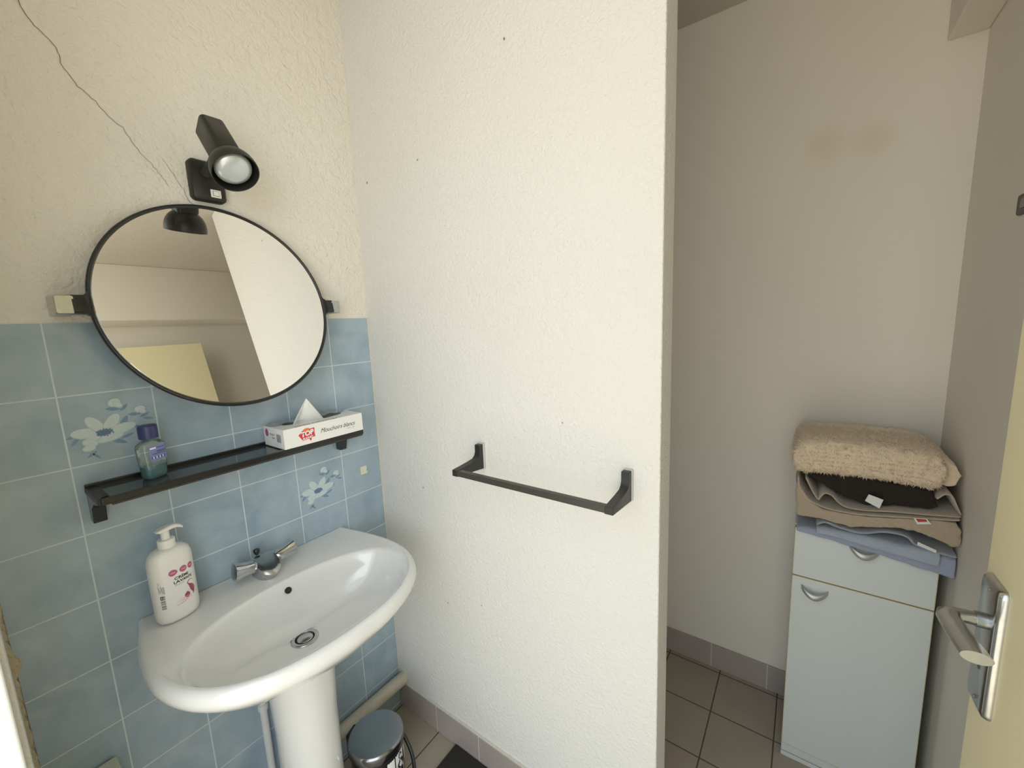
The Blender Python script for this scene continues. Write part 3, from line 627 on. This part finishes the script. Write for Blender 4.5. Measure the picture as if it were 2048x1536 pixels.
for k, du in enumerate((-.019, 0, .019)):
    for (rx, ry, mi_, hh) in ((.0080, .0074, 0, .0004), (.0050, .0009, 1, .0007)):
        b = blob(du, .032, rx, ry, 0, 24); ctrp = (du, .032)
        for i in range(24): pr_o.add([wrap(*ctrp, hh), wrap(*b[i], hh), wrap(*b[(i+1) % 24], hh)], [(0, 1, 2)], mi_)
def strip(pts, w_, mi_, hh=.0004):
    n = len(pts)
    for i in range(n-1):
        a, b = Vector(pts[i]), Vector(pts[i+1]); t = (b-a).normalized(); nrm = Vector((-t.y, t.x)); w0 = w_(i/(n-1)); w1 = w_((i+1)/(n-1))
        pr_o.add([wrap(*(a-nrm*w0), hh), wrap(*(a+nrm*w0), hh), wrap(*(b+nrm*w1), hh), wrap(*(b-nrm*w1), hh)], [(0, 1, 2, 3)], mi_)
strip([(.012+.008*math.cos(a), -.008+.007*math.sin(a)) for a in [PI*(.15+.9*k/14) for k in range(15)]], lambda t: .0004+.0009*t, 2)
strip([(.0045+.010*t+.006*math.sin(t*3), -.009-.030*t) for t in [k/14 for k in range(15)]], lambda t: .0010+.0060*math.sin(PI*min(1, t*1.05))**1.4, 2)
strip([(.001-.002*t, -.026-.014*t) for t in [k/8 for k in range(9)]], lambda t: .0006+.0055*math.sin(PI*t*.9), 2)
strip([(.004+.004*t, -.022-.02*t) for t in [k/8 for k in range(9)]], lambda t: .0006, 3, .0007)
for (a, b, w0) in (((-.022, -.049), (.008, -.040), .0018), ((-.022, -.041), (.004, -.038), .0010), ((-.014, -.036), (.004, -.036), .0008)): strip([a, ((a[0]+b[0])/2, (a[1]+b[1])/2-.001), b], lambda t: w0*math.sin(PI*(.1+.8*t)), 3)
strip([(.026, -.037), (.030, -.036)], lambda t: .0006, 4)
# side print: recycling ring, small print block and bar code
for i in range(20):
    a0, a1 = 2*PI*i/20, 2*PI*(i+1)/20
    if i not in (4, 5): strip([(-.051+.0032*math.cos(a0), -.018+.0040*math.sin(a0)), (-.051+.0032*math.cos(a1), -.018+.0040*math.sin(a1))], lambda t: .0008, 4)
for k in range(12): strip([(-.0455, .000+k*.0015-.0095), (-.0405, .000+k*.0015-.0095)], lambda t: .0004, 5)
for k in range(5): strip([(-.056+k*.0022, .012-(k % 3)*.005), (-.0552+k*.0022, -.008+(k % 2)*.004)], lambda t: .0006, 5)
strip([(-.0535+.0018*math.cos(a), .016+.0026*math.sin(a)) for a in [2*PI*k/10 for k in range(11)]], lambda t: .0004, 5)
z = -.046
for k in range(12):
    hgt = (.0006, .0012, .0009, .0016)[k % 4]; strip([(-.0545, z), (-.0425, z)], lambda t: hgt, 5); z += hgt*2+.0007
pr_o.build('print', [M['ink_pink'], M['ink_lpink'], M['ink_plum'], M['ink_lpink'], M['ink_dark'], M['ink_grey']], so_, smooth=False)
text('lettering', 'CRÈME', .0088, M['ink_dark'], so_, lambda u, v, h: wrap(u-.004, v+.0160, h), bold=.00022, lift=.0006)
text('lettering', 'LAVANTE', .0088, M['ink_dark'], so_, lambda u, v, h: wrap(u-.001, v+.0070, h), bold=.00022, lift=.0006)
text('lettering', 'douceur', .005, M['ink_grey'], so_, lambda u, v, h: wrap(u-.010, v+.0005, h), lift=.0006)

# ------------------------------------------------------------------ pipes and bin
hp_ = MB().tube([(0.0265, -0.866, .136), (0.0265, -0.30, .129), (0.0265, -0.012, .124), (0.0265, 0.0, .124)], .0235, 24)
tag(hp_.build('waste_pipe', M['pipe']), 'cream waste pipe running low along the blue tiles into the corner', 'pipe')
vp = MB().tube([(0.018, -0.478, .655), (0.018, -0.478, 0.02)], .0095, 18)
vp.lathe([(.0095, .0), (.013, .002), (.013, .02), (.0095, .022)], (0.018, -0.478, .40), n=18)
tag(vp.build('water_pipe', M['pipe_w']), 'thin white upright pipe on the tiles just left of the pedestal', 'pipe')

bn = empty('pedal_bin', (0.222, -0.262, 0), 'small round black pedal bin with a steel lid and photo print beside the pedestal', 'bin', rz=math.radians(20))
MB().lathe([(.0001, 0), (.072, 0), (.074, .003), (.0765, .205), (.0765, .212), (.0001, .212)], (0, 0, 0), n=72).build('bin_body', M['black'], bn, angle=50)
MB().lathe([(.0800, .2135), (.0815, .216), (.0815, .238), (.0800, .2425), (.0770, .245)], (0, 0, 0), n=72).build('lid_band', M['dark_chrome'], bn, angle=50)
MB().lathe([(.0770, .245), (.060, .2465), (.030, .2475), (.0001, .248)], (0, 0, 0), n=72).build('lid', M['steel'], bn, angle=70)
MB().lathe([(.0772, .2085), (.0795, .2095), (.0795, .2138)], (0, 0, 0), n=72).build('lid_seal', M['black_matt'], bn, angle=50)
pb = MB()
def bw(u, v, h): 
    r = .0758+h; t = u/.0758; return (r*math.cos(t), r*math.sin(t), v)
def patch(u0, u1, v0, v1, mi_, h=.0006):
    n = 8
    for i in range(n):
        a = u0+(u1-u0)*i/n; b = u0+(u1-u0)*(i+1)/n; pb.add([bw(a, v0, h), bw(b, v0, h), bw(b, v1, h), bw(a, v1, h)], [(0, 1, 2, 3)], mi_)
def bblob(cx, cy, rx, ry, rot, mi_, h):
    b = blob(cx, cy, rx, ry, rot, 18)
    pb.add([bw(u, v, h) for u, v in b], [tuple(range(18))], mi_)
patch(-.100, -.082, .10, .198, 0); patch(-.046, -.022, .10, .200, 0); patch(-.018, .018, .09, .206, 0)
bblob(.002, .186, .008, .010, 0, 1, .0010); bblob(.002, .184, .0045, .006, 0, 0, .0013); bblob(.004, .158, .014, .016, .3, 1, .0010); bblob(-.006, .165, .011, .004, .9, 1, .0012)
bblob(.002, .160, .004, .004, 0, 0, .0014); bblob(.006, .125, .010, .020, 0, 1, .0010)
bblob(-.092, .185, .005, .006, 0, 1, .0010); bblob(-.092, .165, .006, .010, 0, 1, .0010); bblob(-.034, .14, .007, .022, 0, 1, .0010)
for k in range(5): bblob(.036+.0015*k, .192-.012*k, .0125, .009, -.3, 0, .0008+.0001*k)
bblob(.036, .190, .0035, .004, .2, 1, .0018); bblob(.040, .180, .003, .002, .8, 1, .0018)
pb.build('photo_print', [M['ink_white'], M['ink_dark']], bn, smooth=False)
hg = MB().box(-.096, -.072, -.022, .022, .150, .232); hg.build('hinge', M['black'], bn, bevel=.006)
for s in (-1, 1):
    MB().lathe([(.0001, .076), (.011, .076), (.012, .082), (.010, .086), (.0001, .087)], (0.0, 0, .190), (0.25, s, 0), n=20).build('handle_pivot', M['black'], bn, angle=50)
mo = MB().tube([(0.020+.085*math.cos(a), .089*math.sin(a), .168-.095*math.cos(a)) for a in [-PI/2+PI*k/24 for k in range(25)]], .0058, 12)
mo.build('carry_handle', M['black'], bn)
MB().box(.060, .100, -.018, .018, .004, .010).build('pedal', M['black'], bn, bevel=.002)

# dark mat
rm = MB().box(-.20, .20, -.15, .15, 0, .010); ro = rm.build('floor_mat', M['rug'], bevel=.004)
ro.location = (0.500, -0.160, 0.0005)
tag(ro, 'dark brown rectangular mat lying on the floor by the partition', 'mat')
# white box on the tiles, bottom-left
wbx = empty('wall_box', (0, -0.830, .44), 'cream plastic box fixed low on the blue tiles left of the sink', 'box')
MB().box(0.0005, .115, -.040, .058, 0, .088).build('housing', M['cream_pl'], wbx, bevel=.004)
MB().box(.006, .118, -.043, .060, .088, .095).build('lid', M['cream_pl'], wbx, bevel=.002)

# ------------------------------------------------------------------ towel rail
tr = empty('towel_rail', (0.70, 0, 1.09), 'dark square-bar towel rail mounted on the white textured partition', 'towel rail')
MB().box(0.484-.70, 0.918-.70, -.117, -.102, -.020, -.005).build('bar', M['rail'], tr, bevel=.0012)
for x0, x1 in ((.475, .494), (.908, .927)):
    prof = [(-.008, -.032), (-.118, -.021), (-.118, -.004), (-.100, -.003), (-.060, .000), (-.036, .003), (-.027, .009), (-.0225, .018), (-.022, .040), (-.008, .040)]
    a = MB().prism([(x0-.70, y, z) for y, z in prof], (x1-x0, 0, 0)); a.build('rail_bracket', M['black_matt'], tr, bevel=.0012)
    MB().box(x0-.70, x1-.70+.002, -.008, 0, -.033, .042).build('mounting_pad', M['rub_grey'], tr, bevel=.001, smooth=False)

# ------------------------------------------------------------------ cabinet
cb = empty('storage_cabinet', (1.392, 0.573, 0), 'narrow white laminate cabinet with drawer and door standing in the alcove', 'cabinet')
CW = .157; CH = .822
c = MB(); c.box(-CW, -CW+.016, .018, .262, .03, CH-.016); c.box(CW-.016, CW, .018, .262, .03, CH-.016); c.box(-CW, CW, .018, .262, CH-.016, CH); c.box(-CW, CW, .018, .262, .03, .046); c.box(-CW+.016, CW-.016, .255, .262, .046, CH-.016)
c.build('carcass', M['lam'], cb, smooth=False)
def panel(z0, z1, nm):
    p = MB().box(-CW+.001, CW-.001, 0, .017, z0, z1).build(nm, M['lam'], cb, smooth=False, bevel=.0006)
    e = MB(); t = .0016
    e.box(-CW-.0002, -CW+t, -.0003, .0172, z0, z1); e.box(CW-t, CW+.0002, -.0003, .0172, z0, z1); e.box(-CW, CW, -.0003, .0172, z1-t, z1+.0002); e.box(-CW, CW, -.0003, .0172, z0-.0002, z0+t)
    e.build('edge_band', M['lam_edge'], p, smooth=False); return p
dw = panel(.662, .818, 'drawer'); cd_ = panel(.052, .659, 'cabinet_door')
MB().box(-CW, CW, .006, .019, .0, .048).build('plinth', M['lam'], cb, smooth=False, bevel=.001)
MB().box(-CW+.0005, CW-.0005, .0045, .006, .018, .0195).build('plinth_line', M['ink_grey'], cb, smooth=False)
def cup_handle(x, z, parent):
    h = MB(); rings = []
    for k in range(17):
        t = k/16*2-1; xx = x+t*.033; zz = z-.013*(1-t*t)+.004*(t*t); s = .0082*(1-.38*t*t); d = -.002-.0175*(1-t*t)**.6
        rings.append([(xx, d+s*.8*math.cos(2*PI*j/14), zz+s*1.25*math.sin(2*PI*j/14)) for j in range(14)])
    h.loft(rings); return h.build('handle', M['handle'], parent, angle=70)
cup_handle(.005, .792, dw); cup_handle(-.100, .626, cd_)

# ------------------------------------------------------------------ towels
TOW = 'towels and cloths piled on the cabinet'
def sheet(name, fn, nu, nv, m, th_, label=None, cat='towel', parent=None, sub=1, wob=.0):
    mb = MB(); rings = []
    for i in range(nu+1):
        row = []
        for j in range(nv+1):
            p = Vector(fn(i/nu, j/nv))
            if wob: p += Vector((0, 0, wob*noise.noise(p*28)))+Vector((0, wob*noise.noise(p*31+Vector((5, 5, 5))), 0))
            row.append(p)
        rings.append(row)
    mb.loft(rings, False, False, closed=False); o = mb.build(name, m, parent, angle=180, solid=th_, sub=sub)
    if label: tag(o, label, cat, TOW)
    return o
def lerp_path(pts, t):
    n = len(pts)-1; f = min(t*n, n-1e-9); i = int(f); f -= i
    p0, p1, p2, p3 = pts[max(i-1, 0)], pts[i], pts[i+1], pts[min(i+2, n)]
    return tuple(0.5*((2*b)+(-a+c)*f+(2*a-5*b+4*c-d)*f*f+(-a+3*b-3*c+d)*f**3) for a, b, c, d in zip(p0, p1, p2, p3))
YF, YB = 0.553, 0.818
def slab(name, outline, y0, y1, m, bul=.010, label=None, parent=None, disp=.002, dscale=45, sub=2, cat='towel', tilt=0.0, ns=14, dn=7):
    """thick folded towel: closed x-z outline drawn at the front, carried back to the wall with a rounded front"""
    cx = sum(p[0] for p in outline)/len(outline); cz = sum(p[1] for p in outline)/len(outline)
    dense = []; n = len(outline)
    for i in range(n):
        a, b = outline[i], outline[(i+1) % n]; k = max(1, int(math.hypot(b[0]-a[0], b[1]-a[1])/.009))
        for j in range(k): dense.append((a[0]+(b[0]-a[0])*j/k, a[1]+(b[1]-a[1])*j/k))
    zc = [z for _, z in dense]; zmin, zmax = min(zc), max(zc)
    mb = MB(); rings = []
    for i in range(ns+1):
        if i < 5: a = PI/2*i/4; ins = bul*(1-math.sin(a)); y = y0+bul*(1-math.cos(a))
        else: y = y0+bul+(y1-y0-bul)*((i-4)/(ns-4)); ins = 0
        ring = []
        for (x, z) in dense:
            # inset towards the local mid-height so thin ends stay thin
            zz = z; dz = 0
            mid = cz
            k = max(0.0, 1-ins/max(1e-4, abs(zmax-zmin)/2)*.9)
            ring.append(Vector((x+(cx-x)*(ins*.25), y, mid+(z-mid)*k + tilt*(y-y0))))
        rings.append(ring)
    mb.loft(rings, True, True)
    o = mb.build(name, m, parent, angle=180)
    if disp:
        bm = bmesh.new(); bm.from_mesh(o.data); bmesh.ops.triangulate(bm, faces=[f for f in bm.faces if len(f.verts) > 4])
        for _ in range(sub): bmesh.ops.subdivide_edges(bm, edges=[e for e in bm.edges if e.calc_length() > .006], cuts=1, use_grid_fill=True)
        bm.normal_update()
        for v in bm.verts:
            p = v.co; d_ = disp*noise.fractal(p*dscale, .8, 2.0, 3); v.co = p+v.normal*d_
        bm.to_mesh(o.data); bm.free()
        for p in o.data.polygons: p.use_smooth = True
    if label: tag(o, label, cat, TOW)
    return o
# lowest: grey-blue towel lying over the cabinet top and hanging down over its front, lower to the right
def drape(zfront, xs, ytop0, hang, ybase, lift, xr=None):
    def fn(u, v):
        x = xs[0]+(xs[1]-xs[0])*u
        h = hang(u)
        y1 = ybase
        top = lift(u)
        L1 = YB-y1; L = L1+.018+h; s = v*L
        if s < L1: return (x, YB-s, top)
        s -= L1
        if s < .018:
            a = s/.018*PI/2; return (x, y1-.0115*math.sin(a), top-.0115*(1-math.cos(a)))
        s -= .018; return (x, y1-.0115-.004*math.sin(u*9)*s/.05, top-.0115-s)
    return fn
zt = CH+.004
sheet('draped_towel', drape(0, (1.238, 1.5745), 0, lambda u: .002+.040*u**.9, .571, lambda u: zt+.004*math.sin(u*3)), 40, 48, M['t_blue2'], .0065, 'thin blue-grey towel at the bottom of the pile hanging over the cabinet front', wob=.003)
sheet('draped_towel', drape(0, (1.285, 1.543), 0, lambda u: .004+.020*u, .562, lambda u: zt+.012+.002*math.sin(u*6)), 40, 48, M['t_blue'], .0075, 'light grey-blue towel with a straight hem, second from the bottom of the pile', wob=.002)
up_ = [(1.285, .848), (1.305, .861), (1.340, .853), (1.387, .850), (1.430, .866), (1.462, .869), (1.482, .862), (1.496, .847), (1.535, .838), (1.573, .834)]
def blue_top(u, v):
    x, z = lerp_path(up_, u); y = .548+(YB-.548)*v
    return (x, y, z+(.852-z)*min(1, v*3.0)*.6)
bt_ = sheet('folded_towel', blue_top, 48, 16, M['t_grey'], .007, 'grey towel with a wavy edge and white tag under the taupe towel', wob=.0015)
MB().prism([(1.497, .5415, .861), (1.533, .5415, .848), (1.5325, .5415, .840), (1.4965, .5415, .852)], (0, .001, 0)).build('care_tag', M['tag_w'], bt_, smooth=False)
slab('folded_towel', [(1.236, .866), (1.262, .866), (1.290, .868), (1.319, .864), (1.363, .861), (1.410, .872), (1.462, .885), (1.500, .884), (1.535, .872), (1.562, .860), (1.572, .866), (1.5755, .885), (1.5735, .908), (1.564, .926), (1.530, .926), (1.486, .918), (1.394, .900), (1.329, .897), (1.298, .900), (1.268, .914), (1.240, .960), (1.229, .972), (1.231, .92)],
     .550, YB, M['t_taupe'], .008, 'thick taupe brown towel with rounded fold below the beige one', disp=.0022, dscale=70)
loop = [(1.233, .985), (1.240, .950), (1.262, .921), (1.300, .905), (1.340, .902), (1.394, .905), (1.486, .921), (1.535, .929), (1.570, .936)]
def beige_low(u, v):
    x, z = lerp_path(loop, u); return (x, .546+(YB-.546)*v, z)
bl = sheet('folded_towel', beige_low, 48, 12, M['t_beige'], .005, 'thin beige towel with curled left edge and red tag around the dark cloth', wob=.001)
loop2 = [(1.252, .985), (1.268, .952), (1.284, .926), (1.290, .936), (1.300, .948), (1.316, .943), (1.330, .928), (1.350, .917), (1.393, .9175), (1.448, .928), (1.519, .936), (1.572, .944)]
def beige_up(u, v):
    x, z = lerp_path(loop2, u); return (x, .548+(YB-.548)*v, z)
sheet('upper_layer', beige_up, 64, 12, M['t_beige'], .0045, parent=bl, wob=.0008)
def beige_right(u, v):
    x, z = lerp_path([(1.526, .978), (1.540, .994), (1.553, .991), (1.563, .968), (1.572, .946)], u); return (x, .556+(YB-.556)*v, z)
sheet('right_fold', beige_right, 20, 10, M['t_beige'], .005, parent=bl, wob=.001)
MB().prism([(1.484, .5405, .925), (1.508, .5405, .929), (1.518, .5405, .916), (1.492, .5405, .909)], (0, .001, 0)).build('tag', M['tag_w'], bl, smooth=False)
MB().prism([(1.488, .5400, .924), (1.507, .5400, .927), (1.510, .5400, .921), (1.493, .5400, .916)], (0, .0004, 0)).build('tag_print', M['tag_r'], bl, smooth=False)
dk = slab('dark_cloth', [(1.258, .990), (1.300, .965), (1.320, .952), (1.345, .938), (1.393, .924), (1.448, .9365), (1.519, .944), (1.530, .952), (1.522, .992), (1.485, .999), (1.443, 1.000), (1.373, 1.001), (1.298, .998), (1.262, .994)],
     .572, YB, M['t_dark'], .010, 'dark brown cloth with a white tag folded between the beige towel and bath mat', cat='cloth', disp=.0025, dscale=55)
MB().prism([(1.394, .556, .964), (1.425, .556, .955), (1.418, .552, .930), (1.387, .552, .945)], (0, .001, 0)).build('care_tag', M['tag_w'], dk, smooth=False)
bm_ = slab('bath_mat', [(1.218, 1.045), (1.220, 1.015), (1.230, .998), (1.298, 1.003), (1.373, 1.006), (1.443, 1.005), (1.485, 1.003), (1.514, .998), (1.530, 1.010), (1.538, 1.040), (1.534, 1.075), (1.524, 1.095), (1.500, 1.101), (1.434, 1.103), (1.365, 1.105), (1.291, 1.103), (1.238, 1.096), (1.222, 1.075)],
     .552, YB-.02, M['mat_fluff'], .030, 'fluffy beige bath mat folded thickly on top of the towel pile', cat='bath mat', disp=.0055, dscale=75, sub=2)
slab('inner_fold', [(1.528, 1.020), (1.545, 1.010), (1.562, 1.016), (1.566, 1.045), (1.556, 1.070), (1.536, 1.080), (1.525, 1.06)], .572, YB-.03, M['mat_fluff'], .010, parent=bm_, disp=.003, dscale=60)
# short tufts of the mat's pile
tf = MB(); random.seed(21); polys = [p for p in bm_.data.polygons]; ws = [p.area for p in polys]
for p in random.choices(polys, ws, k=16000):
    c0 = p.center + Vector((random.uniform(-.002, .002), random.uniform(-.002, .002), random.uniform(-.002, .002)))
    if c0.y > .74: continue
    nrm = (p.normal+Vector((random.uniform(-.8, .8), random.uniform(-.8, .8), random.uniform(-1.1, .3)))).normalized(); t = nrm.orthogonal().normalized()*random.uniform(.0008, .0014)
    t.rotate(Matrix.Rotation(random.uniform(0, PI), 3, nrm)); L = random.uniform(.004, .010)
    tf.add([c0-t-p.normal*.001, c0+t-p.normal*.001, c0+nrm*L], [(0, 1, 2)])
tf.build('pile', M['mat_fluff'], bm_, smooth=False)
